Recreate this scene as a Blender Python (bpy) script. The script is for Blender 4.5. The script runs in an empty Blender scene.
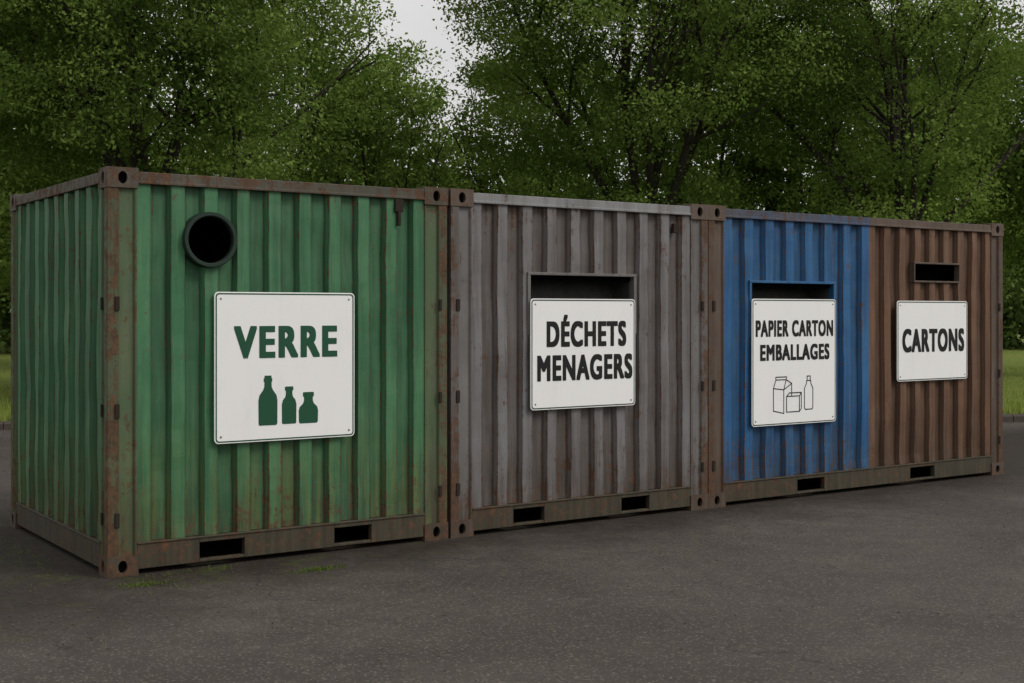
import bpy, bmesh, math, random
import numpy as np
from mathutils import Vector, noise as mnoise

scene = bpy.context.scene
scene.view_settings.view_transform = 'Standard'
scene.view_settings.look = 'None'
scene.view_settings.exposure = 0

# ------------------------------------------------------------------ helpers
def link(o, parent=None):
    scene.collection.objects.link(o)
    if parent is not None:
        o.parent = parent
    return o

def empty(name, loc=(0, 0, 0)):
    e = bpy.data.objects.new(name, None)
    e.location = loc
    e.empty_display_size = 0.3
    return link(e)

def mesh_obj(name, verts, faces, mats, parent=None, smooth=False, midx=None):
    me = bpy.data.meshes.new(name)
    me.from_pydata([tuple(v) for v in verts], [], faces)
    for m in (mats if isinstance(mats, (list, tuple)) else [mats]):
        me.materials.append(m)
    if midx:
        me.polygons.foreach_set('material_index', midx)
    if smooth:
        me.polygons.foreach_set('use_smooth', [True] * len(me.polygons))
    me.update()
    return link(bpy.data.objects.new(name, me), parent)

def fix_normals(o):
    bm = bmesh.new(); bm.from_mesh(o.data)
    bmesh.ops.recalc_face_normals(bm, faces=bm.faces)
    bm.to_mesh(o.data); bm.free()

def boxes_obj(name, boxes, mat, parent=None, bevel=0.004):
    V, F = [], []
    for (x0, x1, y0, y1, z0, z1) in boxes:
        b = len(V)
        V += [(x0,y0,z0),(x1,y0,z0),(x1,y1,z0),(x0,y1,z0),(x0,y0,z1),(x1,y0,z1),(x1,y1,z1),(x0,y1,z1)]
        F += [[b+i for i in f] for f in ((0,3,2,1),(4,5,6,7),(0,1,5,4),(1,2,6,5),(2,3,7,6),(3,0,4,7))]
    o = mesh_obj(name, V, F, mat, parent)
    if bevel:
        m = o.modifiers.new('bevel', 'BEVEL'); m.width = bevel; m.segments = 2
    return o

# ------------------------------------------------------------------ materials
class NT:
    def __init__(s, name):
        s.m = bpy.data.materials.new(name); s.m.use_nodes = True
        s.t = s.m.node_tree; s.N = s.t.nodes; s.N.clear()
        s.out = s.N.new('ShaderNodeOutputMaterial')
    def link(s, a, b): s.t.links.new(a, b)
    def new(s, typ, **kw):
        n = s.N.new(typ)
        for k, v in kw.items(): setattr(n, k, v)
        return n
    def val(s, sock, v):
        if isinstance(v, bpy.types.NodeSocket): s.link(v, sock)
        else: sock.default_value = v
    def coord(s, scale=(1,1,1), kind='Object', loc=(0,0,0)):
        c = s.new('ShaderNodeTexCoord'); mp = s.new('ShaderNodeMapping')
        mp.inputs['Scale'].default_value = scale; mp.inputs['Location'].default_value = loc
        s.link(c.outputs[kind], mp.inputs['Vector']); return mp.outputs[0]
    def noise(s, vec, scale, detail=4, rough=0.6, dist=0.0):
        n = s.new('ShaderNodeTexNoise'); s.link(vec, n.inputs['Vector'])
        n.inputs['Scale'].default_value = scale; n.inputs['Detail'].default_value = min(detail, 5)
        n.inputs['Roughness'].default_value = rough; n.inputs['Distortion'].default_value = dist
        return n.outputs['Fac']
    def mr(s, v, a, b, c=0.0, d=1.0):
        n = s.new('ShaderNodeMapRange'); s.val(n.inputs[0], v)
        n.inputs[1].default_value = a; n.inputs[2].default_value = b
        n.inputs[3].default_value = c; n.inputs[4].default_value = d
        return n.outputs[0]
    def math(s, op, a, b=0.0, clamp=False):
        n = s.new('ShaderNodeMath', operation=op, use_clamp=clamp)
        s.val(n.inputs[0], a); s.val(n.inputs[1], b); return n.outputs[0]
    def mix(s, f, a, b, blend='MIX'):
        n = s.new('ShaderNodeMix', data_type='RGBA', blend_type=blend)
        s.val(n.inputs[0], f)
        for sock, v in ((n.inputs[6], a), (n.inputs[7], b)):
            if isinstance(v, bpy.types.NodeSocket): s.link(v, sock)
            else: sock.default_value = (*v, 1)
        return n.outputs[2]
    def attr(s, name):
        n = s.new('ShaderNodeAttribute'); n.attribute_name = name; return n.outputs['Fac']
    def bump(s, h, strength=0.3, dist=0.01, normal=None):
        n = s.new('ShaderNodeBump'); n.inputs['Strength'].default_value = strength
        n.inputs['Distance'].default_value = dist; s.link(h, n.inputs['Height'])
        if normal: s.link(normal, n.inputs['Normal'])
        return n.outputs[0]
    def principled(s, col, rough=0.7, normal=None, metal=0.0, spec=0.4):
        p = s.new('ShaderNodeBsdfPrincipled')
        if isinstance(col, bpy.types.NodeSocket): s.link(col, p.inputs['Base Color'])
        else: p.inputs['Base Color'].default_value = (*col, 1)
        s.val(p.inputs['Roughness'], rough)
        p.inputs['Metallic'].default_value = metal
        p.inputs['Specular IOR Level'].default_value = spec
        if normal: s.link(normal, p.inputs['Normal'])
        s.link(p.outputs[0], s.out.inputs[0]); return s.m

def paint(name, col, faded, dirt_shade, rust=0.0, moss=0.0, seed=0.0, recess_amt=0.5, mosscol=(0.14,0.155,0.035), runs=0.12, edge_shade=0.45):
    n = NT(name)
    o = n.coord(loc=(seed, seed*1.7, 0))
    st = n.coord(scale=(16, 16, 0.9), loc=(seed, 0, seed))
    st2 = n.coord(scale=(38, 38, 1.6), loc=(0, seed, seed))
    raw = n.new('ShaderNodeTexCoord'); sep = n.new('ShaderNodeSeparateXYZ')
    n.link(raw.outputs['Object'], sep.inputs[0]); z = sep.outputs[2]
    n_st = n.noise(st, 1.0, 5, 0.65); n_st2 = n.noise(st2, 0.9, 5, 0.7); n_f = n.noise(o, 26, 4, 0.7)
    base = n.mix(n.mr(n.noise(o, 1.6, 4, 0.6), 0.38, 0.66), col, faded)
    base = n.mix(n.math('MULTIPLY', n.mr(n_f, 0.45, 0.75), 0.25), base, faded)
    base = n.mix(n.math('MULTIPLY', n.mr(n_st2, 0.55, 0.8), 0.4), base, n.mix(0.25, faded, (0.5,0.5,0.45)))
    base = n.mix(n.math('MULTIPLY', n.mr(n_st, 0.45, 0.70), 0.62), base, dirt_shade)
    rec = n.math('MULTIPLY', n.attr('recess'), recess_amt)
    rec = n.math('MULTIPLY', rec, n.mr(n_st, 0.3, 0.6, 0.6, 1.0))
    base = n.mix(rec, base, dirt_shade)  # flats mixed darker the deeper they are recessed
    zb = n.mr(z, 1.0, 0.2)
    if moss > 0:
        mm = n.math('MULTIPLY', n.mr(n.noise(st, 1.7, 4, 0.7), 0.42, 0.62), n.math('MULTIPLY', zb, moss))
        base = n.mix(mm, base, mosscol)
    # splash grime near the ground
    gr = n.math('MULTIPLY', n.mr(z, 0.70, 0.18), n.mr(n_st, 0.35, 0.6, 0.15, 0.75))
    base = n.mix(gr, base, n.mix(0.5, dirt_shade, (0.045, 0.034, 0.022)))
    e = n.attr('wear_shade')
    base = n.mix(n.math('MULTIPLY', e, edge_shade), base, dirt_shade)  # slope darkening painted in along the bends, as shade between ribs
    f = n.noise(o, 13.0, 5, 0.78, 0.3)
    f = n.math('ADD', f, n.math('MULTIPLY', e, 0.18))
    f = n.math('ADD', f, n.mr(z, 2.30, 2.5, 0, 0.09))
    f = n.math('ADD', f, n.mr(z, 0.70, 0.2, 0, 0.12))
    f = n.math('ADD', f, n.mr(n.noise(o, 1.3, 3), 0.3, 0.7, -0.07, 0.07))
    f = n.math('ADD', f, n.mr(n_st2, 0.35, 0.75, -runs*0.5, runs))
    rm = n.mr(f, 0.69 - rust, 0.80 - rust)
    rcol = n.mix(n.mr(n_f, 0.3, 0.7), (0.038, 0.023, 0.015), (0.125, 0.062, 0.032))
    base = n.mix(n.math('MULTIPLY', rm, 0.88), base, rcol)
    rough = n.mr(rm, 0, 1, 0.58, 0.9)
    b = n.bump(n.noise(o, 55, 3, 0.7), 0.22, 0.004)
    b = n.bump(n.noise(o, 2.6, 2, 0.4), 0.35, 0.03, b)
    return n.principled(base, rough, b, 0.0, 0.3)

def simple(name, col, rough=0.8, var=0.3, scale=20, bump=0.2, spec=0.25):
    n = NT(name); o = n.coord()
    f = n.noise(o, scale, 4, 0.7)
    c2 = tuple(max(0, c*(1-var)) for c in col)
    return n.principled(n.mix(f, col, c2), rough, n.bump(f, bump, 0.004), 0, spec)

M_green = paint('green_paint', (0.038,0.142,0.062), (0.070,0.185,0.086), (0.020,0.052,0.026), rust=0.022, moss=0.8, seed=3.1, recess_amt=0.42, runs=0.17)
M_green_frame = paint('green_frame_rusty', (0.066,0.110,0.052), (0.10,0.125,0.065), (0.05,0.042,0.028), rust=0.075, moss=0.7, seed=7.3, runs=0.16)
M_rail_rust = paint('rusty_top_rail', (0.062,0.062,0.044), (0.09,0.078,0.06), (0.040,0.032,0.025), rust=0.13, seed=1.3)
M_grey = paint('grey_paint', (0.132,0.125,0.124), (0.17,0.167,0.172), (0.060,0.045,0.035), rust=0.035, seed=11.0, recess_amt=0.68, runs=0.27, edge_shade=0.5)
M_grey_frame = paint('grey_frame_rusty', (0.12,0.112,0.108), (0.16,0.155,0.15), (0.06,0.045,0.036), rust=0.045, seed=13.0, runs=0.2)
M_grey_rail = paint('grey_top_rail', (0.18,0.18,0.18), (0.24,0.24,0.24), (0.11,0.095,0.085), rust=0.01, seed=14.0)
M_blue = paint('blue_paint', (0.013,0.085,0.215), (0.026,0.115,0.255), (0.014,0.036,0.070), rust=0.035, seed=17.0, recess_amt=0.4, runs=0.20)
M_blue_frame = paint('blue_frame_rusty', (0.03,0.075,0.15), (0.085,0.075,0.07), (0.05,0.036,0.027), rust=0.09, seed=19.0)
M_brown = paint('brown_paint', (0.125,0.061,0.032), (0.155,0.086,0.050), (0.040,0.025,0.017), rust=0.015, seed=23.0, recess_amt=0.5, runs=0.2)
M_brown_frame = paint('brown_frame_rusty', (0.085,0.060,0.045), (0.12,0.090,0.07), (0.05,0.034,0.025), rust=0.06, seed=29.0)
M_bottom = paint('bottom_rail_weathered', (0.052,0.046,0.032), (0.070,0.060,0.040), (0.026,0.021,0.015), rust=0.02, moss=0.3, seed=31.0, mosscol=(0.06,0.07,0.02))
M_dark = simple('dark_hollow', (0.004,0.004,0.004), 1.0, spec=0)
M_rubber = simple('dark_green_rim', (0.018,0.036,0.025), 0.6, 0.4, 25)
M_black = simple('chute_black', (0.004,0.004,0.004), 1.0, 0.4, spec=0)
M_chute = paint('chute_steel', (0.045,0.045,0.04), (0.06,0.06,0.05), (0.02,0.02,0.018), rust=0.02, seed=37.0)
M_lug = simple('rusted_steel', (0.035,0.024,0.018), 0.9, 0.5, 40)

def sign_mat():
    n = NT('sign_white_sheet'); o = n.coord()
    st = n.coord(scale=(5, 5, 1.2))
    d = n.math('MULTIPLY', n.mr(n.noise(st, 1.4, 5, 0.7), 0.5, 0.8), 0.16)
    c = n.mix(d, (0.79,0.79,0.775), (0.5,0.48,0.43))
    c = n.mix(n.math('MULTIPLY', n.mr(n.noise(o, 60, 5, 0.8), 0.58, 0.75), 0.22), c, (0.45,0.42,0.36))
    return n.principled(c, 0.5, n.bump(n.noise(o, 90, 3, 0.6), 0.25, 0.003), 0, 0.3)
M_sign = sign_mat()
M_sgreen = simple('sign_green_ink', (0.014,0.08,0.040), 0.6, 0.25, 40, 0.05)
M_sblack = simple('sign_black_ink', (0.010,0.011,0.011), 0.6, 0.2, 40, 0.05)
M_sborder = simple('sign_border_ink', (0.03,0.06,0.04), 0.6, 0.2, 40, 0.05)

# ------------------------------------------------------------------ container parts
def panel(name, length, z0, z1, pitch, mat, parent, org, U, NIN, holes=(), depth=0.042, seed=0):
    """corrugated sheet: starts at org, runs along U, recesses go along NIN"""
    n = max(1, round((length - 0.36*pitch) / pitch)); p = length / (n + 0.40)
    a, s, b = 0.40*p, 0.10*p, 0.40*p
    key = [(0.0, 0.0)]
    for i in range(n):
        u = i*p
        key += [(u+a, 0.0), (u+a+s, 1.0), (u+a+s+b, 1.0), (u+p, 0.0)]
    key.append((length, 0.0))
    ku = [k[0] for k in key]; kd = [k[1] for k in key]
    us = set()
    for i, (u, d) in enumerate(key):
        us.add(round(u, 5))
        if 0 < i < len(key)-1:
            us.add(round(u-0.010, 5)); us.add(round(u+0.010, 5))
    nz = 26
    zs = set(round(z0 + (z1-z0)*i/nz, 5) for i in range(nz+1))
    for h in holes:
        if h[0] == 'rect':
            us.update((h[1], h[2])); zs.update((h[3], h[4]))
        else:
            _, cx, cz, r = h
            k = int(2*r/0.008)+2
            us.update(round(cx-r+0.008*i, 5) for i in range(k))
            zs.update(round(cz-r+0.008*i, 5) for i in range(k))
    us = sorted(us); zs = sorted(z for z in zs if z0-1e-6 <= z <= z1+1e-6)
    kb = np.array(ku[1:-1])
    U = Vector(U); NI = Vector(NIN); org = Vector(org)
    V, wear_shade, rec = [], [], []
    for z in zs:
        for u in us:
            d = float(np.interp(u, ku, kd))
            w = 1.0 if np.min(np.abs(kb-u)) < 0.002 else 0.0
            fade = min(1, (z-z0)/0.1, (z1-z)/0.1, u/0.1+0.01, (length-u)/0.1+0.01)
            dn = (mnoise.noise(Vector((u*2.3+seed, z*1.7, seed*3.1)))*0.012 + mnoise.noise(Vector((u*7+seed, z*5, seed*1.1)))*0.008)*max(0, fade)
            V.append(org + U*u + NI*(d*depth+dn) + Vector((0,0,z)))
            wear_shade.append(w); rec.append(d)
    F = []; nu = len(us)
    for j in range(len(zs)-1):
        zc = (zs[j]+zs[j+1])/2
        for i in range(nu-1):
            uc = (us[i]+us[i+1])/2
            skip = False
            for h in holes:
                if h[0] == 'rect':
                    if h[1] < uc < h[2] and h[3] < zc < h[4]: skip = True
                elif math.hypot(uc-h[1], zc-h[2]) < h[3]: skip = True
            if skip: continue
            q = j*nu+i
            F.append((q, q+1, q+nu+1, q+nu))
    o = mesh_obj(name, V, F, mat, parent)
    for nm, arr in (('wear_shade', wear_shade), ('recess', rec)):
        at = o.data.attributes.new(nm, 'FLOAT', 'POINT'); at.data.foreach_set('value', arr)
    return o

def casting(name, x0, x1, y0, y1, z0, z1, mat, parent):
    c = Vector(((x0+x1)/2, (y0+y1)/2, (z0+z1)/2)); h = Vector(((x1-x0)/2, (y1-y0)/2, (z1-z0)/2))
    bm = bmesh.new()
    ax = [Vector((1,0,0)), Vector((0,1,0)), Vector((0,0,1))]
    for k in range(3):
        i, j = [(1,2),(0,2),(0,1)][k]
        for sgn in (-1, 1):
            h1, h2 = h[i], h[j]
            cen = c + ax[k]*h[k]*sgn
            ca = math.atan2(h2, h1)
            angs = sorted([2*math.pi*t/28 for t in range(28)] + [ca, math.pi-ca, math.pi+ca, 2*math.pi-ca])
            if k == 2: a1, a2 = 0.055, 0.032
            else: a1, a2 = 0.030, 0.040
            outer, inner, deep = [], [], []
            for t in angs:
                co, si = math.cos(t), math.sin(t)
                sc = 1/max(abs(co)/h1, abs(si)/h2)
                outer.append(bm.verts.new(cen + ax[i]*co*sc + ax[j]*si*sc))
                p = cen + ax[i]*co*a1 + ax[j]*si*a2
                inner.append(bm.verts.new(p)); deep.append(bm.verts.new(p - ax[k]*sgn*0.028))
            m = len(angs)
            for q in range(m):
                r = (q+1) % m
                if (outer[q].co-outer[r].co).length > 1e-5:
                    bm.faces.new((outer[q], outer[r], inner[r], inner[q]))
                    bm.faces.new((inner[q], inner[r], deep[r], deep[q]))
            f = bm.faces.new(deep); f.material_index = 1  # black cap, its colour stands in for the darkness inside the hole
    me = bpy.data.meshes.new(name); bm.to_mesh(me); bm.free()
    me.materials.append(mat); me.materials.append(M_dark)
    return link(bpy.data.objects.new(name, me), parent)

def post(name, x0, y0, sx, sy, z0, z1, mat, parent):
    """folded corner post, x0,y0 = outer corner, sx,sy = direction inwards"""
    prof = [(0,0),(0.07,0),(0.082,0.022),(0.165,0.022),(0.178,0.004),(0.19,0.004),(0.19,0.06),
            (0.07,0.06),(0.06,0.15),(0.004,0.15),(0.004,0.14),(0.02,0.13),(0.02,0.08),(0,0.07)]
    zs = [z0 + (z1-z0)*i/12 for i in range(13)]
    V = [(x0+sx*a, y0+sy*b, z) for z in zs for a, b in prof]
    n = len(prof); F = []
    for j in range(12):
        for i in range(n):
            k = (i+1) % n
            F.append((j*n+i, j*n+k, (j+1)*n+k, (j+1)*n+i))
    o = mesh_obj(name, V, F, mat, parent); fix_normals(o)
    m = o.modifiers.new('bevel', 'BEVEL'); m.width = 0.004; m.segments = 2
    at = o.data.attributes.new('wear_shade', 'FLOAT', 'POINT')
    at.data.foreach_set('value', [(0.85 if (i % n) in (0,1) else 0.45 if (i % n) in (4,5,13) else 0.05) for i in range(len(V))])
    return o

D = 2.44; H = 2.59
def rail_boxes(L, pockets, z0=0.035, z1=0.205, pa=0.055, pb=0.165):
    B = []; x = 0.19
    for a, b in pockets:
        B.append((x, a, 0.006, 0.055, z0, z1))
        B.append((a, b, 0.006, 0.055, pb, z1)); B.append((a, b, 0.009, 0.055, z0, pa))
        x = b
    B.append((x, L-0.19, 0.006, 0.055, z0, z1))
    B.append((0.19, L-0.19, -0.002, 0.012, z1-0.012, z1+0.001))
    return B

def container(x0, x1, fronts, pockets, M, pitch=0.215, seed=0):
    L = x1 - x0
    root = empty('shipping_container', (x0, 0, 0))
    for ix, (xx, sx) in enumerate(((0, 1), (L, -1))):
        for iy, (yy, sy) in enumerate(((0, 1), (D, -1))):
            mp = M['post'] if ix == 0 else M.get('post2', M['post'])
            post('corner_post_%d%d' % (ix, iy), xx, yy, sx, sy, 0.12, H-0.12, mp, root)
            for iz, (za, zb) in enumerate(((0.0, 0.125), (H-0.125, H+0.004))):
                xa, xb = sorted((xx - sx*0.005, xx + sx*0.196)); ya, yb = sorted((yy - sy*0.006, yy + sy*0.165))
                casting('corner_casting_%d%d%d' % (ix, iy, iz), xa, xb, ya, yb, za, zb, M['cast'], root)
    for i, (xa, xb, mt) in enumerate(M['top']):
        boxes_obj('top_rail_front_%d' % i, [(xa, xb, 0.0, 0.07, 2.50, 2.572), (xa, xb, -0.006, 0.02, 2.495, 2.515)], mt, root)
    boxes_obj('top_rails', [(0.19, L-0.19, D-0.07, D, 2.50, 2.572),
                            (0.0, 0.07, 0.16, D-0.16, 2.50, 2.572), (L-0.07, L, 0.16, D-0.16, 2.50, 2.572)], M['top'][0][2], root)
    boxes_obj('bottom_rail_front', rail_boxes(L, pockets), M['bottom'], root)
    boxes_obj('bottom_rails', [(0.19, L-0.19, D-0.055, D-0.006, 0.035, 0.205),
                               (0.006, 0.055, 0.16, D-0.16, 0.035, 0.205), (L-0.055, L-0.006, 0.16, D-0.16, 0.035, 0.205),
                               (-0.002, 0.012, 0.16, D-0.16, 0.193, 0.206)], M['bottom'], root)
    ch = []
    for a, b in pockets:
        ch += [(a-0.008, a-0.002, 0.056, D-0.06, 0.05, 0.17), (b+0.002, b+0.008, 0.056, D-0.06, 0.05, 0.17)]
    boxes_obj('fork_pocket_channels', ch, M_black, root, 0)
    boxes_obj('floor', [(0.06, L-0.06, 0.06, D-0.06, 0.172, 0.19)], M_black, root, 0)
    V, F = [], []
    nr = int(L/0.1)
    for i in range(nr+1):
        x = 0.03 + (L-0.06)*i/nr; z = 2.562 + (0.018 if (i//1) % 4 in (0, 1) else 0.0)
        V += [(x, 0.03, z), (x, D-0.03, z)]
    for i in range(nr): F.append((2*i, 2*i+2, 2*i+3, 2*i+1))
    mesh_obj('roof', V, F, M['side'], root)
    for i, (xa, xb, mt, holes, pt) in enumerate(fronts):
        panel('front_panel_%d' % i, xb-xa, 0.206, 2.498, pt, mt, root, (xa, 0.014, 0), (1,0,0), (0,1,0),
              [(h[0], *(round(h[1]-xa, 5), round(h[2]-xa, 5), h[3], h[4])) if h[0] == 'rect' else ('circ', h[1]-xa, h[2], h[3]) for h in holes], seed=seed+i)
    panel('back_panel', L-0.38, 0.206, 2.498, pitch, M['side'], root, (0.19, D-0.014, 0), (1,0,0), (0,-1,0), seed=seed+5)
    panel('left_panel', D-0.30, 0.206, 2.498, 0.245, M['side'], root, (0.014, 0.15, 0), (0,1,0), (1,0,0), seed=seed+6)
    panel('right_panel', D-0.30, 0.206, 2.498, 0.245, M['side2'] if 'side2' in M else M['side'], root, (L-0.014, 0.15, 0), (0,1,0), (-1,0,0), seed=seed+7)
    lg = []
    for z in (0.36, 1.05, 1.73):
        lg += [(0.045, 0.075, -0.010, 0.004, z-0.045, z+0.045), (L-0.075, L-0.05, -0.010, 0.004, z-0.04, z+0.04)]
        lg += [(-0.008, 0.004, 0.10, 0.125, z-0.04, z+0.04)]
    boxes_obj('hinge_lugs', lg, M_lug, root, 0.003)
    return root

# --- green container
gx0, gx1 = -0.09, 2.42
G = container(gx0, gx1,
    [(0.19, gx1-gx0-0.19, M_green, [('circ', 0.581-gx0, 2.151, 0.176)], 0.222)],
    [(0.606, 0.92), (1.588, 1.88)],
    dict(post=M_green_frame, cast=M_rail_rust, side=M_green, bottom=M_bottom, top=[(0.19, gx1-gx0-0.19, M_rail_rust)]), seed=1)

def tube(name, cx, cz, prof, mat, parent, seg=64):
    V, F = [], []
    for (y, r) in prof:
        for i in range(seg):
            a = 2*math.pi*i/seg; V.append((cx+r*math.cos(a), y, cz+r*math.sin(a)))
    for k in range(len(prof)-1):
        for i in range(seg):
            j = (i+1) % seg; F.append((k*seg+i, k*seg+j, (k+1)*seg+j, (k+1)*seg+i))
    o = mesh_obj(name, V, F, mat, parent, smooth=True)
    m = o.modifiers.new('es', 'EDGE_SPLIT'); m.split_angle = math.radians(40)
    return o
tube('bottle_hole_rim', 0.581-gx0, 2.151, [(0.06,0.183),(-0.028,0.183),(-0.034,0.178),(-0.034,0.160),(-0.028,0.154),(0.005,0.152)], M_rubber, G)
tube('bottle_hole_tube', 0.581-gx0, 2.151, [(0.005,0.152),(0.45,0.150)], M_black, G)
boxes_obj('bottle_hole_dark_back', [(0.40, 0.94, 0.46, 0.47, 1.85, 2.45)], M_black, G, 0)  # black plate, its colour stands in for the unlit interior behind the tube
boxes_obj('vent_cover', [(2.07, 2.135, -0.004, 0.03, 2.40, 2.49), (2.09, 2.115, -0.008, 0.03, 2.30, 2.41)], M_lug, G)

# --- grey container
hx0, hx1 = 2.452, 5.033
Gy = container(hx0, hx1,
    [(0.19, hx1-hx0-0.19, M_grey, [('rect', 3.165-hx0, 4.225-hx0, 1.50, 1.965)], 0.225)],
    [(3.02-hx0, 3.312-hx0), (4.087-hx0, 4.384-hx0)],
    dict(post=M_grey_frame, cast=M_brown_frame, side=M_grey, bottom=M_bottom, top=[(0.19, hx1-hx0-0.19, M_grey_rail)]), seed=11)

def chute(parent, xa, xb, za, zb, frame_mat):
    t = 0.012
    boxes_obj('hatch_frame', [(xa-0.016, xb+0.016, -0.004, 0.06, zb, zb+0.022), (xa-0.016, xa+t, -0.002, 0.06, za, zb-0.0005), (xb-t, xb+0.016, -0.002, 0.06, za, zb-0.0005)], frame_mat, parent, 0.003)
    V = [(xa+t,0.06,za),(xa+t,0.06,zb),(xa+t,0.34,zb),(xa+t,0.16,za), (xb-t,0.06,za),(xb-t,0.06,zb),(xb-t,0.34,zb),(xb-t,0.16,za)]
    F = [(0,1,2,3),(4,7,6,5),(1,5,6,2),(2,6,7,3),(0,3,7,4)]
    mesh_obj('hatch_chute', V, F, M_chute, parent)
    boxes_obj('hatch_flap_rail', [(xa+t, xb-t, 0.045, 0.058, zb-0.035, zb-0.002)], M_black, parent, 0.002)
chute(Gy, 3.165-hx0, 4.225-hx0, 1.50, 1.965, M_grey_frame)
boxes_obj('vent_cover', [(2.19, 2.24, -0.003, 0.03, 2.34, 2.42)], M_lug, Gy)

# --- blue / brown container
bx0, bx1 = 5.041, 9.18
mid = 7.112-bx0; LB = bx1-bx0
B = container(bx0, bx1,
    [(0.19, mid, M_blue, [('rect', 5.545-bx0, 6.622-bx0, 1.45, 1.935)], 0.245),
     (mid, LB-0.19, M_brown, [('rect', 7.769-bx0, 8.453-bx0, 1.987, 2.150)], 0.235)],
    [(6.136-bx0, 6.492-bx0), (7.708-bx0, 8.076-bx0)],
    dict(post=M_brown_frame, cast=M_brown_frame, side=M_blue, side2=M_brown, bottom=M_bottom,
         top=[(0.19, mid, M_blue_frame), (mid, LB-0.19, M_brown_frame)]), pitch=0.24, seed=21)
chute(B, 5.545-bx0, 6.622-bx0, 1.45, 1.935, M_blue)
sa, sb = 7.769-bx0, 8.453-bx0
boxes_obj('slot_frame', [(sa-0.014, sb+0.014, -0.006, 0.06, 2.150, 2.168), (sa-0.014, sb+0.014, -0.006, 0.06, 1.969, 1.987),
                         (sa-0.014, sa, -0.005, 0.06, 1.9875, 2.1495), (sb, sb+0.014, -0.005, 0.06, 1.9875, 2.1495)], M_brown_frame, B, 0.003)
boxes_obj('slot_dark_back', [(sa-0.05, sb+0.05, 0.22, 0.23, 1.9, 2.25)], M_black, B, 0)  # black plate painted as the dark inside of the slot

# ------------------------------------------------------------------ signs
def rrect(w, h, r, seg=6):
    P = []
    for cx, cz, a0 in ((w-r, h-r, 0), (r, h-r, 90), (r, r, 180), (w-r, r, 270)):
        for i in range(seg+1):
            a = math.radians(a0+90*i/seg); P.append((cx+r*math.cos(a), cz+r*math.sin(a)))
    return P

def sign(x0, x1, z0, z1, border):
    w, h = x1-x0, z1-z0
    root = empty('information_sign', (x0, -0.022, z0))
    P = rrect(w, h, 0.03); n = len(P)
    V = [(a, 0, b) for a, b in P] + [(a, 0.010, b) for a, b in P]
    F = [list(range(n)), list(range(2*n-1, n-1, -1))] + [(i, n+i, n+(i+1) % n, (i+1) % n) for i in range(n)]
    o = mesh_obj('board', V, F, M_sign, root); fix_normals(o)
    m = o.modifiers.new('b', 'BEVEL'); m.width = 0.0015; m.segments = 1; m.limit_method = 'ANGLE'
    i1, i2 = 0.008, 0.017
    A = [(a+i1, b+i1) for a, b in rrect(w-2*i1, h-2*i1, 0.024)]; C = [(a+i2, b+i2) for a, b in rrect(w-2*i2, h-2*i2, 0.018)]
    V = [(a, -0.0012, b) for a, b in A] + [(a, -0.0012, b) for a, b in C]
    mesh_obj('border', V, [(i, (i+1) % n, n+(i+1) % n, n+i) for i in range(n)], border, root)
    bl = []
    for a in (0.045, w-0.045):
        for b in (0.045, h-0.045):
            bl.append((a, b))
    V, F = [], []
    for a, b in bl:
        k = len(V)
        V += [(a+0.006*math.cos(t*math.pi/4), -0.004, b+0.006*math.sin(t*math.pi/4)) for t in range(8)]
        V += [(a+0.007*math.cos(t*math.pi/4), 0.0, b+0.007*math.sin(t*math.pi/4)) for t in range(8)]
        F.append([k+t for t in range(8)]); F += [(k+t, k+8+t, k+8+(t+1) % 8, k+(t+1) % 8) for t in range(8)]
    mesh_obj('bolts', V, F, M_grey_rail, root)
    boxes_obj('standoff_battens', [(0.1, 0.14, 0.0105, 0.037, 0.06, h-0.06), (w-0.14, w-0.1, 0.0105, 0.037, 0.06, h-0.06)], M_lug, root, 0)
    return root

def text_mesh(body, spacing):
    cu = bpy.data.curves.new('t', 'FONT'); cu.body = body; cu.size = 1.0
    cu.space_character = spacing; cu.resolution_u = 6
    ob = bpy.data.objects.new('t', cu); scene.collection.objects.link(ob)
    bpy.context.view_layer.update()
    dg = bpy.context.evaluated_depsgraph_get()
    me = bpy.data.meshes.new_from_object(ob.evaluated_get(dg))
    bpy.data.objects.remove(ob)
    return me

def text(root, body, xa, xb, za, zb, mat, ox=0.009, oz=0.008, spacing=1.16):
    """bold lettering: the regular glyphs thickened by (ox, oz) metres all round"""
    ref = text_mesh('H', 1.0); ry = [v.co.y for v in ref.vertices]; y0, y1 = min(ry), max(ry)
    me = text_mesh(body, spacing)
    xs = [v.co.x for v in me.vertices]; mx, Mx = min(xs), max(xs)
    rx, rz = root.location.x, root.location.z
    base = [(xa+ox + (v.co.x-mx)/(Mx-mx)*(xb-xa-2*ox) - rx, za+oz + (v.co.y-y0)/(y1-y0)*(zb-za-2*oz) - rz) for v in me.vertices]
    polys = [tuple(p.vertices) for p in me.polygons]
    V, F = [], []
    offs = [(0,0)] + [(ox*a, oz*b) for a, b in ((1,1),(-1,1),(1,-1),(-1,-1),(1,0),(-1,0),(0,1),(0,-1))]
    for i, (dx, dz) in enumerate(offs):
        k = len(V); y = -0.0014 - 0.00016*i
        V += [(x+dx, y, z+dz) for x, z in base]; F += [tuple(q+k for q in p) for p in polys]
    mesh_obj('lettering_' + body.split()[0].lower(), V, F, mat, root)

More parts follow.
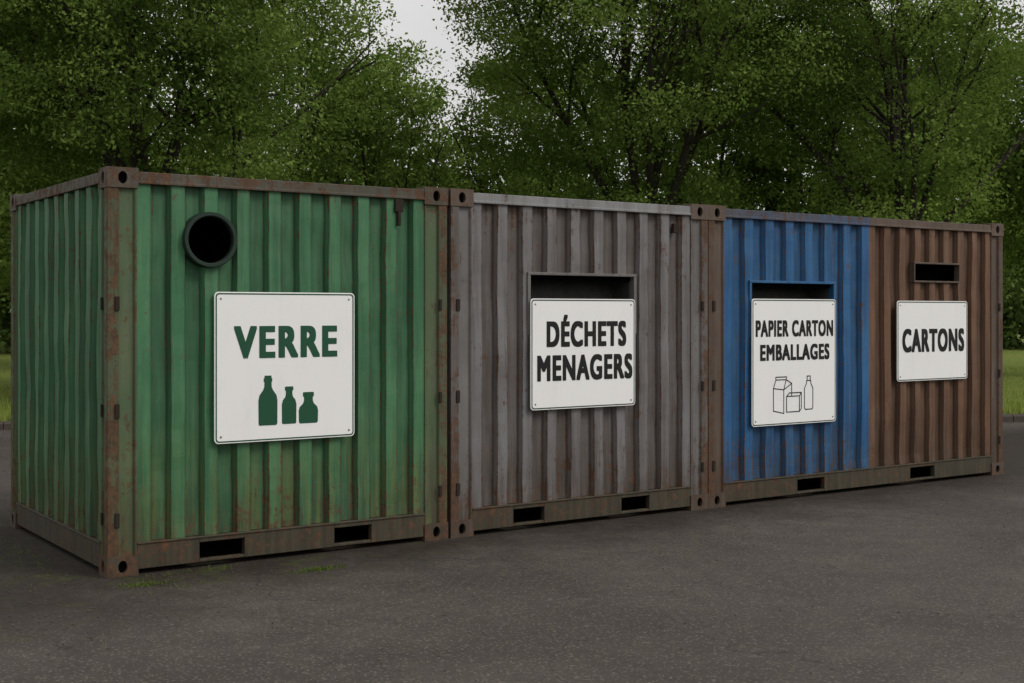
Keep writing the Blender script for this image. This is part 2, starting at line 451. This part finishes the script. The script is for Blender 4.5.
S1 = sign(0.606, 1.640, 0.805, 1.81, M_sgreen)
text(S1, 'VERRE', 0.742, 1.504, 1.367, 1.583, M_sgreen, 0.012, 0.008, 1.2)
def bottle(root, cx, prof, mat, name):
    rx, rz = root.location.x, root.location.z
    V, F = [], []
    for i in range(len(prof)):
        w, z = prof[i]; V += [(cx-w-rx, -0.0016, z-rz), (cx+w-rx, -0.0016, z-rz)]
    for i in range(len(prof)-1): F.append((2*i, 2*i+1, 2*i+3, 2*i+2))
    mesh_obj(name, V, F, mat, root)
bottle(S1, 0.985, [(0.060,0.912),(0.068,0.922),(0.069,1.08),(0.062,1.115),(0.036,1.15),(0.027,1.17),(0.026,1.205),(0.031,1.207),(0.031,1.228),(0.026,1.23),(0.025,1.248)], M_sgreen, 'bottle_icon')
bottle(S1, 1.140, [(0.046,0.915),(0.053,0.924),(0.054,1.05),(0.046,1.078),(0.028,1.10),(0.024,1.12),(0.024,1.142),(0.031,1.144),(0.031,1.168),(0.02,1.17)], M_sgreen, 'bottle_icon')
bottle(S1, 1.284, [(0.062,0.913),(0.071,0.922),(0.073,1.0),(0.066,1.025),(0.040,1.05),(0.033,1.07),(0.033,1.095),(0.041,1.097),(0.041,1.125),(0.03,1.127)], M_sgreen, 'bottle_icon')

S2 = sign(3.160, 4.208, 0.918, 1.782, M_sborder)
text(S2, 'D\u00c9CHETS', 3.312, 4.112, 1.405, 1.605, M_sblack, 0.0095)
text(S2, 'MENAGERS', 3.222, 4.177, 1.140, 1.340, M_sblack, 0.009)

S3 = sign(5.535, 6.615, 0.672, 1.795, M_sborder)
text(S3, 'PAPIER CARTON', 5.580, 6.575, 1.460, 1.605, M_sblack, 0.0065, 0.006)
text(S3, 'EMBALLAGES', 5.635, 6.525, 1.248, 1.390, M_sblack, 0.0075, 0.006)
def strokes(root, lines, mat, w=0.009, name='packaging_icon'):
    V, F = [], []
    for ln in lines:
        for (a, b), (c, d) in zip(ln[:-1], ln[1:]):
            dx, dz = c-a, d-b; L = math.hypot(dx, dz); ex, ez = dx/L*w*0.4, dz/L*w*0.4; nx, nz = -dz/L*w/2, dx/L*w/2
            k = len(V); y = -0.0016 - 0.00005*(len(F) % 20)
            V += [(p, y, q) for p, q in ((a-ex+nx, b-ez+nz), (a-ex-nx, b-ez-nz), (c+ex-nx, d+ez-nz), (c+ex+nx, d+ez+nz))]
            F.append((k, k+1, k+2, k+3))
    rx, rz = root.location.x, root.location.z
    mesh_obj(name, [(p-rx, q, r-rz) for p, q, r in V], F, mat, root)
strokes(S3, [
    [(5.80,1.0),(5.80,0.80),(5.93,0.775),(5.93,0.985),(5.80,1.0),(5.83,1.075),(5.96,1.075),(5.93,0.985)],
    [(5.96,1.075),(6.03,1.04),(6.03,0.93)], [(5.93,0.985),(6.03,1.04)], [(5.83,1.075),(5.83,1.10),(5.965,1.10),(5.96,1.075)],
    [(5.965,0.925),(5.965,0.785),(6.13,0.785),(6.13,0.925),(5.965,0.925),(6.0,0.955),(6.155,0.955),(6.13,0.925)], [(6.155,0.955),(6.155,0.81),(6.13,0.785)],
    [(6.205,0.80),(6.195,0.82),(6.195,0.99),(6.22,1.03),(6.225,1.06),(6.275,1.06),(6.28,1.03),(6.305,0.99),(6.305,0.82),(6.295,0.80),(6.205,0.80)],
    [(6.23,1.06),(6.23,1.10),(6.27,1.10),(6.27,1.06)],
], M_sblack)

S4 = sign(7.478, 8.560, 1.010, 1.788, M_sborder)
text(S4, 'CARTONS', 7.552, 8.505, 1.290, 1.515, M_sblack, 0.011, 0.009)

# ------------------------------------------------------------------ ground
dv = Vector((0.869, -0.494, 0)); nv = Vector((0.494, 0.869, 0)); K0 = Vector((1.9, 11.2, 0))

def grass_mat():
    n = NT('grass_ground'); o = n.coord()
    a = n.noise(o, 0.5, 5, 0.6); b = n.noise(o, 14, 5, 0.8)
    c = n.mix(n.mr(a, 0.3, 0.7), (0.16,0.205,0.042), (0.23,0.265,0.07))
    c = n.mix(n.mr(b, 0.35, 0.7), c, (0.10,0.135,0.03))
    return n.principled(c, 0.95, n.bump(b, 0.8, 0.05), 0, 0.1)
M_grass = grass_mat()

def asphalt_mat():
    n = NT('worn_asphalt'); o = n.coord()
    raw = n.new('ShaderNodeTexCoord'); sep = n.new('ShaderNodeSeparateXYZ'); n.link(raw.outputs['Object'], sep.inputs[0])
    X, Y = sep.outputs[0], sep.outputs[1]
    big = n.noise(o, 0.55, 5, 0.65, 0.6); med = n.noise(o, 3.0, 5, 0.72, 0.5)
    vor = n.new('ShaderNodeTexVoronoi'); n.link(o, vor.inputs['Vector']); vor.inputs['Scale'].default_value = 95
    vc = n.new('ShaderNodeSeparateColor'); n.link(vor.outputs['Color'], vc.inputs[0])
    fine = n.noise(o, 60, 5, 0.8)
    c = n.mix(n.mr(big, 0.36, 0.64), (0.056,0.046,0.039), (0.108,0.093,0.081))
    c = n.mix(n.mr(med, 0.38, 0.68, 0, 0.75), c, (0.050,0.041,0.034))
    c = n.mix(n.mr(vc.outputs[0], 0.0, 1.0, 0, 0.55), c, (0.040,0.034,0.030))
    c = n.mix(n.mr(vc.outputs[1], 0.82, 0.98, 0, 0.5), c, (0.21,0.185,0.16))
    c = n.mix(n.mr(fine, 0.55, 0.75, 0, 0.5), c, (0.15,0.13,0.11))
    wn = n.new('ShaderNodeTexNoise'); n.link(o, wn.inputs['Vector']); wn.inputs['Scale'].default_value = 1.8; wn.inputs['Detail'].default_value = 5
    wv = n.new('ShaderNodeVectorMath', operation='MULTIPLY_ADD'); n.link(wn.outputs['Color'], wv.inputs[0]); wv.inputs[1].default_value = (0.9,0.9,0); n.link(o, wv.inputs[2])
    v2 = n.new('ShaderNodeTexVoronoi', feature='DISTANCE_TO_EDGE'); n.link(wv.outputs[0], v2.inputs['Vector']); v2.inputs['Scale'].default_value = 0.6
    crack = n.mr(v2.outputs['Distance'], 0.001, 0.0045, 1, 0)
    crack = n.math('MULTIPLY', crack, n.mr(n.noise(o, 0.7, 3), 0.44, 0.54), True)
    c = n.mix(n.math('MULTIPLY', crack, 0.6), c, (0.018,0.015,0.013))
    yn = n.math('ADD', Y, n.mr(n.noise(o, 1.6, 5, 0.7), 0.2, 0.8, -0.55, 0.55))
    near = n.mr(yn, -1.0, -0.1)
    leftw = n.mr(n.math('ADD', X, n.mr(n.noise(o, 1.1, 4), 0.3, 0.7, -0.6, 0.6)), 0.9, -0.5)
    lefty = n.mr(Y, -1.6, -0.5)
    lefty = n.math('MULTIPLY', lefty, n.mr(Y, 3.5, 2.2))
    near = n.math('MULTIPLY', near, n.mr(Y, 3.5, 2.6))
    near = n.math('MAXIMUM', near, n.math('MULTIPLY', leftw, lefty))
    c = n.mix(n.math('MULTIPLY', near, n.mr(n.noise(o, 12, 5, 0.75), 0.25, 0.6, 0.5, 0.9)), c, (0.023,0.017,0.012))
    ms = n.math('MULTIPLY', near, n.mr(n.noise(o, 2.6, 5, 0.75), 0.53, 0.64))
    ms = n.math('MULTIPLY', ms, n.mr(X, 3.0, 1.2))
    c = n.mix(n.math('MULTIPLY', ms, 0.55), c, (0.055,0.068,0.018))
    h = n.math('ADD', n.math('MULTIPLY', vc.outputs[0], 0.5), n.math('MULTIPLY', fine, 0.6))
    b = n.bump(h, 0.7, 0.008); b = n.bump(big, 0.3, 0.05, b)
    return n.principled(c, n.mr(med, 0.4, 0.65, 0.88, 0.68), b, 0, 0.25)
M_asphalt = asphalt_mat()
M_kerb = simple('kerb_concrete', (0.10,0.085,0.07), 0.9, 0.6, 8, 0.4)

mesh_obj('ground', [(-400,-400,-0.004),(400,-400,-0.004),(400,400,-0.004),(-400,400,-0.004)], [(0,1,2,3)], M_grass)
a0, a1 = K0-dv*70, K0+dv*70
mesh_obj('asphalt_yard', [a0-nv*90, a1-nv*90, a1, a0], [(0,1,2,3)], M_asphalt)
kv, kf = [], []
for i in range(-40, 60):
    s0 = K0+dv*(i*1.0+0.006); s1 = K0+dv*(i*1.0+0.994); t = 0.115+0.008*math.sin(i*2.7)
    k = len(kv)
    for q in (s0, s1):
        kv += [q+Vector((0,0,-0.003)), q+nv*0.14+Vector((0,0,-0.003)), q+nv*0.14+Vector((0,0,t)), q+nv*0.025+Vector((0,0,t)), q+Vector((0,0,t-0.03))]
    kf += [(k+0,k+1,k+2,k+3,k+4), (k+9,k+8,k+7,k+6,k+5)] + [(k+j, k+5+j, k+5+(j+1) % 5, k+(j+1) % 5) for j in range(5)]
kb = mesh_obj('kerb', kv, kf, M_kerb); fix_normals(kb)
gv, gf = [], []
na, nb = 60, 26
for j in range(nb+1):
    for i in range(na+1):
        p = K0 + dv*(-60+130*i/na) + nv*(0.142+(j/nb)**1.6*60)
        z = 0.095 + (j/nb)*0.25*mnoise.noise(Vector((p.x*0.12, p.y*0.12, 0))) + (j/nb)*0.3
        gv.append((p.x, p.y, z))
for j in range(nb):
    for i in range(na):
        q = j*(na+1)+i; gf.append((q, q+1, q+na+2, q+na+1))
mesh_obj('grass_verge', gv, gf, M_grass, smooth=True)

# ------------------------------------------------------------------ quads from numpy
def quad_mesh(name, V, mat, tint, parent=None):
    n = len(V)//4
    me = bpy.data.meshes.new(name)
    me.vertices.add(4*n); me.vertices.foreach_set('co', V.astype(np.float32).ravel())
    me.loops.add(4*n); me.loops.foreach_set('vertex_index', np.arange(4*n, dtype=np.int32))
    me.polygons.add(n); me.polygons.foreach_set('loop_start', np.arange(0, 4*n, 4, dtype=np.int32))
    me.polygons.foreach_set('loop_total', np.full(n, 4, dtype=np.int32))
    me.materials.append(mat); me.update(calc_edges=True)
    at = me.attributes.new('tint', 'FLOAT', 'POINT'); at.data.foreach_set('value', np.repeat(tint, 4).astype(np.float32))
    return link(bpy.data.objects.new(name, me), parent)

def norm(a): return a/np.maximum(np.linalg.norm(a, axis=1, keepdims=True), 1e-6)
def leaf_quads(C, size, rng, up=0.9, aspect=0.6):
    n = len(C)
    N = norm(rng.normal(size=(n,3)) + np.array([0,0,up])); A = norm(np.cross(N, rng.normal(size=(n,3)))); Bv = np.cross(N, A)
    L = np.reshape(size, (-1,1))*rng.uniform(0.6, 1.25, (n,1)); W = L*aspect
    V = np.empty((n,4,3)); V[:,0] = C-A*L*0.5; V[:,1] = C+Bv*W*0.5-A*L*0.08; V[:,2] = C+A*L*0.5-N*L*0.12; V[:,3] = C-Bv*W*0.5-A*L*0.08
    return V.reshape(-1,3)

def leaf_mat(name, dark, light, trans=0.38):
    n = NT(name); t = n.attr('tint')
    c = n.mix(t, dark, light)
    d = n.new('ShaderNodeBsdfDiffuse'); n.link(c, d.inputs[0])
    tr = n.new('ShaderNodeBsdfTranslucent'); n.link(n.mix(0.45, c, (0.22,0.32,0.05)), tr.inputs[0])
    m = n.new('ShaderNodeMixShader'); m.inputs[0].default_value = trans
    n.link(d.outputs[0], m.inputs[1]); n.link(tr.outputs[0], m.inputs[2])
    n.link(m.outputs[0], n.out.inputs[0]); return n.m
M_leaf = leaf_mat('spring_leaves', (0.055,0.095,0.020), (0.22,0.315,0.075))
M_leaf2 = leaf_mat('distant_leaves', (0.052,0.085,0.024), (0.16,0.225,0.065), 0.25)
M_blade = leaf_mat('grass_blades', (0.16,0.21,0.04), (0.32,0.37,0.10), 0.3)
M_weed = leaf_mat('weed_blades', (0.07,0.11,0.02), (0.18,0.23,0.05), 0.3)
M_bark = simple('bark', (0.040,0.033,0.026), 0.95, 0.5, 18, 0.8)

def make_tree(loc, height, rad, base, seed, trunk_r=0.17, fork=2.2, leaf=0.078, limbs=8, full=1.0, k_tip=9, k_ex=23, core_n=40, gap=-0.06):
    rnd = random.Random(seed); rng = np.random.default_rng(seed)
    root = empty('deciduous_tree', loc)
    segs, tips = [], []
    czc = (height+base)/2; hz = (height-base)/2
    def inside(p, k=1.0): return (p.x/rad)**2+(p.y/rad)**2+((p.z-czc)/hz)**2 < k*(1.0+0.9*mnoise.noise(p*0.5+Vector((seed,0,0))))
    def rv(): return Vector((rnd.gauss(0,1), rnd.gauss(0,1), rnd.gauss(0,1))).normalized()
    def grow(p, d, L, r, lvl):
        n = 5 if lvl == 0 else (4 if lvl == 1 else 3)
        for i in range(n):
            d = (d + rv()*(0.16+0.05*lvl) + Vector((0,0,0.07))).normalized()
            q = p + d*(L/n)
            if lvl > 0 and not inside(q): return
            r2 = max(0.004, r*(1-0.8*(i+1)/n)); r1 = max(0.005, r*(1-0.8*i/n))
            if lvl < 3: segs.append((p, q, r1, r2))
            if lvl >= 2: tips.append((q, lvl))
            if lvl < 3 and (i >= 1 or lvl > 0):
                for k in range(2):
                    pr = d.cross(rv()).normalized()
                    cd = (d + pr*rnd.uniform(0.7, 1.2)).normalized()
                    grow(q, cd, L*rnd.uniform(0.42, 0.62), r1*0.5, lvl+1)
            p = q
    p = Vector((0,0,-0.1)); d = Vector((rnd.uniform(-.05,.05), rnd.uniform(-.05,.05), 1)).normalized()
    for i in range(4):
        q = p + d*(fork+0.1)/4; d = (d+rv()*0.05).normalized()
        segs.append((p, q, trunk_r*(1.35-0.13*i) if i else trunk_r*1.6, trunk_r*(1.35-0.13*(i+1)))); p = q
    for i in range(limbs):
        a = 2*math.pi*i/limbs + rnd.uniform(-.3,.3); sp = rnd.uniform(0.25, 0.95) if i else 0.05
        h = rnd.uniform(-0.5, 0.6)
        dd = Vector((math.cos(a)*sp, math.sin(a)*sp, 1)).normalized()
        st = p - d*max(0, -h) if h < 0 else p
        grow(st, dd, (height-fork)*rnd.uniform(0.72, 0.95)*(1.0 if sp < 0.6 else 0.85), trunk_r*rnd.uniform(0.42, 0.62), 0)
    # leafy sprigs in layered sprays through the crown
    ns = int(72*rad*rad*hz*full)
    extra = []
    for _ in range(ns*5):
        if len(extra) >= ns: break
        v = Vector((rnd.uniform(-rad,rad)*1.1, rnd.uniform(-rad,rad)*1.1, rnd.uniform(base,height)))
        rr = (v.x/rad)**2+(v.y/rad)**2+((v.z-czc)/hz)**2
        nn = mnoise.noise(Vector((v.x*0.7, v.y*0.7, v.z*1.3))+Vector((0,seed*2.0,0)))
        if rr > 0.27 and inside(v) and nn > gap: extra.append(v)
    V, F = [], []
    for a, b, r1, r2 in segs:
        k = 7 if r1 > 0.04 else 3
        ax = (b-a).normalized(); e1 = ax.orthogonal().normalized(); e2 = ax.cross(e1); s = len(V)
        for c, r in ((a, r1), (b, r2)):
            for i in range(k):
                t = 2*math.pi*i/k; V.append(c + e1*math.cos(t)*r + e2*math.sin(t)*r)
        for i in range(k): F.append((s+i, s+(i+1) % k, s+k+(i+1) % k, s+k+i))
    mesh_obj('trunk_and_limbs', V, F, M_bark, root, smooth=True)
    C, T, S = [], [], []
    def clump(P, k, sig, flat, size):
        c = np.repeat(P, k, axis=0) + rng.normal(size=(len(P)*k, 3))*np.array([sig, sig, sig*flat])
        t = np.array([0.46+1.15*mnoise.noise(Vector(q)*0.75) for q in P]) + rng.normal(0, 0.11, len(P))
        t = np.repeat(t, k) + rng.normal(0, 0.07, len(P)*k)
        C.append(c); T.append(t); S.append(np.full(len(c), size))
    tp = np.array([t[0][:] for t in tips])
    clump(tp, k_tip, 0.12, 0.6, leaf)
    clump(np.array([e[:] for e in extra]), k_ex, 0.23, 0.34, leaf*1.08)
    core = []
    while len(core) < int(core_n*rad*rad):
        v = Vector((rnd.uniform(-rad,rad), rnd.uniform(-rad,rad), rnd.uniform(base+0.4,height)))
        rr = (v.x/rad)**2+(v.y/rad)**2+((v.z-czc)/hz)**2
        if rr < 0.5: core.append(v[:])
    c = np.array(core); C.append(c); T.append(rng.uniform(0, 0.2, len(c))); S.append(np.full(len(c), 0.28))  # big dark leaves put in to block light; crown shade is in their tint
    C = np.concatenate(C); T = np.clip(np.concatenate(T), 0, 1); S = np.concatenate(S)
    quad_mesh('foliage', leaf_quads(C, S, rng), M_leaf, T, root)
    return len(C)

make_tree((4.8, 13.5, 0.1), 10.8, 3.7, 2.6, 5, fork=2.6, trunk_r=0.18)
make_tree((14.4, 11.7, 0.1), 11.8, 3.7, 3.0, 12, fork=2.9, trunk_r=0.19)
make_tree((17.8, 8.1, 0.1), 10.2, 2.5, 3.0, 23, fork=2.7, trunk_r=0.17)
far = dict(limbs=6, leaf=0.115, k_tip=6, k_ex=13)
make_tree((13.9, 21.7, 0.15), 8.7, 2.2, 2.0, 31, fork=2.0, trunk_r=0.13, **far)
make_tree((18.6, 21.0, 0.15), 10.6, 2.4, 2.4, 44, fork=2.2, trunk_r=0.14, **far)
make_tree((10.6, 21.6, 0.15), 10.0, 2.4, 2.0, 52, fork=2.2, trunk_r=0.14, **far)
make_tree((2.6, 18.6, 0.12), 10.8, 3.1, 1.6, 63, fork=1.8, trunk_r=0.15, **far)
make_tree((25.2, 9.4, 0.12), 8.6, 2.7, 1.6, 71, fork=1.8, trunk_r=0.15, **far)
make_tree((24.0, 15.5, 0.15), 10.6, 2.9, 1.6, 84, fork=2.2, trunk_r=0.15, **far)
make_tree((27.6, 14.6, 0.15), 10.2, 2.6, 1.8, 95, fork=2.2, trunk_r=0.15, **far)
make_tree((22.4, 18.6, 0.15), 11.0, 2.7, 1.8, 106, fork=2.2, trunk_r=0.15, **far)
make_tree((7.3, 27.5, 0.15), 11.2, 3.0, 1.8, 117, fork=2.2, trunk_r=0.15, **far)

# distant belt of trees and undergrowth (one object)
rng = np.random.default_rng(9); rnd = random.Random(9)
C, T, S = [], [], []
for i in range(96):
    s = -36 + i*1.1 + rnd.uniform(-1,1); off = rnd.uniform(25, 37)
    base = K0 + dv*s + nv*off
    under = i % 2 == 0
    r = rnd.uniform(2.2, 3.2) if under else rnd.uniform(2.4, 3.4)
    zc = 1.9 if under else rnd.uniform(4.8, 6.2); hz = 2.6 if under else rnd.uniform(3.4, 4.4)
    for k in range(60):
        v = rng.normal(size=3); v /= np.linalg.norm(v); v *= rng.uniform(0.6, 1.0)
        c = np.array([base.x+v[0]*r, base.y+v[1]*r, max(0.3, zc+v[2]*hz)])
        m = 42
        C.append(c + rng.normal(size=(m,3))*np.array([0.5,0.5,0.24])); tt = rng.uniform(0.1,0.75)
        T.append(np.clip(tt+rng.normal(0,0.1,m), 0, 1)); S.append(np.full(m, 0.23))
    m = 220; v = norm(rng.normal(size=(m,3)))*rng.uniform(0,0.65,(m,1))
    C.append(np.array([base.x, base.y, zc])+v*np.array([r,r,hz])); T.append(np.full(m,0.05)); S.append(np.full(m, 0.9))  # oversized leaves fill each core, inner shade put into their dark tint
C = np.concatenate(C); T = np.concatenate(T); S = np.concatenate(S)
C[:,2] = np.maximum(C[:,2], 0.2)
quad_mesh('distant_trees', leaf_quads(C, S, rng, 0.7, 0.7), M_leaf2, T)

# grass blades on the verge (one object)
n = 70000
s = rng.uniform(-14, 26, n); o = 0.16 + rng.uniform(0, 1, n)**1.5*14
P = np.array(K0)[None]+np.outer(s, np.array(dv))+np.outer(o, np.array(nv)); P[:,2] = 0.095 + o/60*0.2
h = rng.uniform(0.05, 0.16, n)[:,None]; a = rng.uniform(0, 2*np.pi, n)
W = np.stack([np.cos(a), np.sin(a), np.zeros(n)], 1)*0.009; ln = rng.normal(size=(n,3))*0.03; ln[:,2] = 0
V = np.empty((n,4,3)); V[:,0] = P-W; V[:,1] = P+W; V[:,2] = P+W*0.3+ln+h*np.array([0,0,1]); V[:,3] = P-W*0.3+ln+h*np.array([0,0,1])
quad_mesh('verge_grass', V.reshape(-1,3), M_blade, np.clip(rng.normal(0.5,0.25,n), 0, 1))

# weeds growing in the dirt at the foot of the containers
P = []
for (cx, cy, sx, sy, k) in ((1.13,-0.50,0.10,0.03,190), (0.04,-0.33,0.10,0.035,150), (-0.8,0.2,0.3,0.2,50), (0.55,-0.12,0.25,0.03,60), (-0.3,1.2,0.06,0.5,90), (0.25,-0.5,0.2,0.05,40)):
    P.append(np.stack([rng.normal(cx,sx,k), rng.normal(cy,sy,k), np.full(k,0.0)], 1))
P = np.concatenate(P); n = len(P); h = rng.uniform(0.006, 0.024, n)[:,None]; a = rng.uniform(0, 2*np.pi, n)
W = np.stack([np.cos(a), np.sin(a), np.zeros(n)], 1)*0.0035; ln = rng.normal(size=(n,3))*0.012; ln[:,2] = 0
V = np.empty((n,4,3)); V[:,0] = P-W; V[:,1] = P+W; V[:,2] = P+W*0.3+ln+h*np.array([0,0,1]); V[:,3] = P-W*0.3+ln+h*np.array([0,0,1])
quad_mesh('weeds', V.reshape(-1,3), M_weed, np.clip(rng.normal(0.25,0.2,n), 0, 1))

# loose grit
V, F = [], []
for i in range(900):
    if i < 500: x, y = rnd.gauss(-0.6,0.7), rnd.gauss(-0.3,0.6)
    else: x, y = rnd.uniform(-2,9), rnd.uniform(-4.5,0.0)
    r = rnd.uniform(0.003, 0.009); k = len(V)
    for dx, dy, dz in ((1,0,0),(0,1,0),(-1,0,0),(0,-1,0),(0,0,0.8),(0,0,-0.4)):
        V.append((x+dx*r*rnd.uniform(.6,1.2), y+dy*r*rnd.uniform(.6,1.2), 0.002+r*0.3+dz*r))
    F += [(k,k+1,k+4),(k+1,k+2,k+4),(k+2,k+3,k+4),(k+3,k,k+4),(k+1,k,k+5),(k+2,k+1,k+5),(k+3,k+2,k+5),(k,k+3,k+5)]
mesh_obj('gravel', V, F, simple('grit', (0.10,0.085,0.07), 0.9, 0.6, 30))

# ------------------------------------------------------------------ world + sun
w = bpy.data.worlds.new('World'); scene.world = w; w.use_nodes = True
nt = w.node_tree; N = nt.nodes; N.clear()
out = N.new('ShaderNodeOutputWorld'); bg = N.new('ShaderNodeBackground')
sky = N.new('ShaderNodeTexSky'); sky.sky_type = 'NISHITA'; sky.sun_disc = False
el, az = math.radians(44), math.radians(146)
sky.sun_elevation = el; sky.sun_rotation = az; sky.dust_density = 4.0; sky.air_density = 1.0
hs = N.new('ShaderNodeHueSaturation'); hs.inputs['Saturation'].default_value = 0.15
nt.links.new(sky.outputs[0], hs.inputs['Color'])
# overcast cloud deck over the clear sky
mx = N.new('ShaderNodeMix'); mx.data_type = 'RGBA'; mx.inputs[0].default_value = 0.8
nt.links.new(hs.outputs[0], mx.inputs[6]); mx.inputs[7].default_value = (7.2, 7.1, 7.05, 1)
tc = N.new('ShaderNodeTexCoord'); mp = N.new('ShaderNodeMapping'); mp.inputs['Scale'].default_value = (1,1,2.5)
nt.links.new(tc.outputs['Generated'], mp.inputs[0])
cn = N.new('ShaderNodeTexNoise'); cn.inputs['Scale'].default_value = 2.5; cn.inputs['Detail'].default_value = 5; nt.links.new(mp.outputs[0], cn.inputs['Vector'])
mr = N.new('ShaderNodeMapRange'); mr.inputs[1].default_value = 0.3; mr.inputs[2].default_value = 0.7; mr.inputs[3].default_value = 0.85; mr.inputs[4].default_value = 1.1
nt.links.new(cn.outputs['Fac'], mr.inputs[0])
vm = N.new('ShaderNodeVectorMath'); vm.operation = 'SCALE'
nt.links.new(mx.outputs[2], vm.inputs[0]); nt.links.new(mr.outputs[0], vm.inputs['Scale'])
nt.links.new(vm.outputs[0], bg.inputs[0]); bg.inputs[1].default_value = 0.122
nt.links.new(bg.outputs[0], out.inputs[0])

sd = bpy.data.lights.new('sun', 'SUN'); sd.energy = 1.5; sd.angle = math.radians(24); sd.color = (1.0, 0.96, 0.9)
so = link(bpy.data.objects.new('sun', sd)); so.location = (0,-10,20)
tosun = Vector((math.sin(az)*math.cos(el), math.cos(az)*math.cos(el), math.sin(el)))
so.rotation_euler = (-tosun).to_track_quat('-Z', 'Y').to_euler()

# ------------------------------------------------------------------ camera
cd = bpy.data.cameras.new('camera'); cam = link(bpy.data.objects.new('camera', cd))
cd.sensor_width = 36; cd.lens = 36*1294/1024; cd.shift_y = -28.5/1024; cd.clip_end = 1500; cd.clip_start = 0.1
cam.location = (-2.619, -8.143, 1.67)
cam.rotation_euler = Vector((0.568, 0.823, 0)).to_track_quat('-Z', 'Y').to_euler()
scene.camera = cam
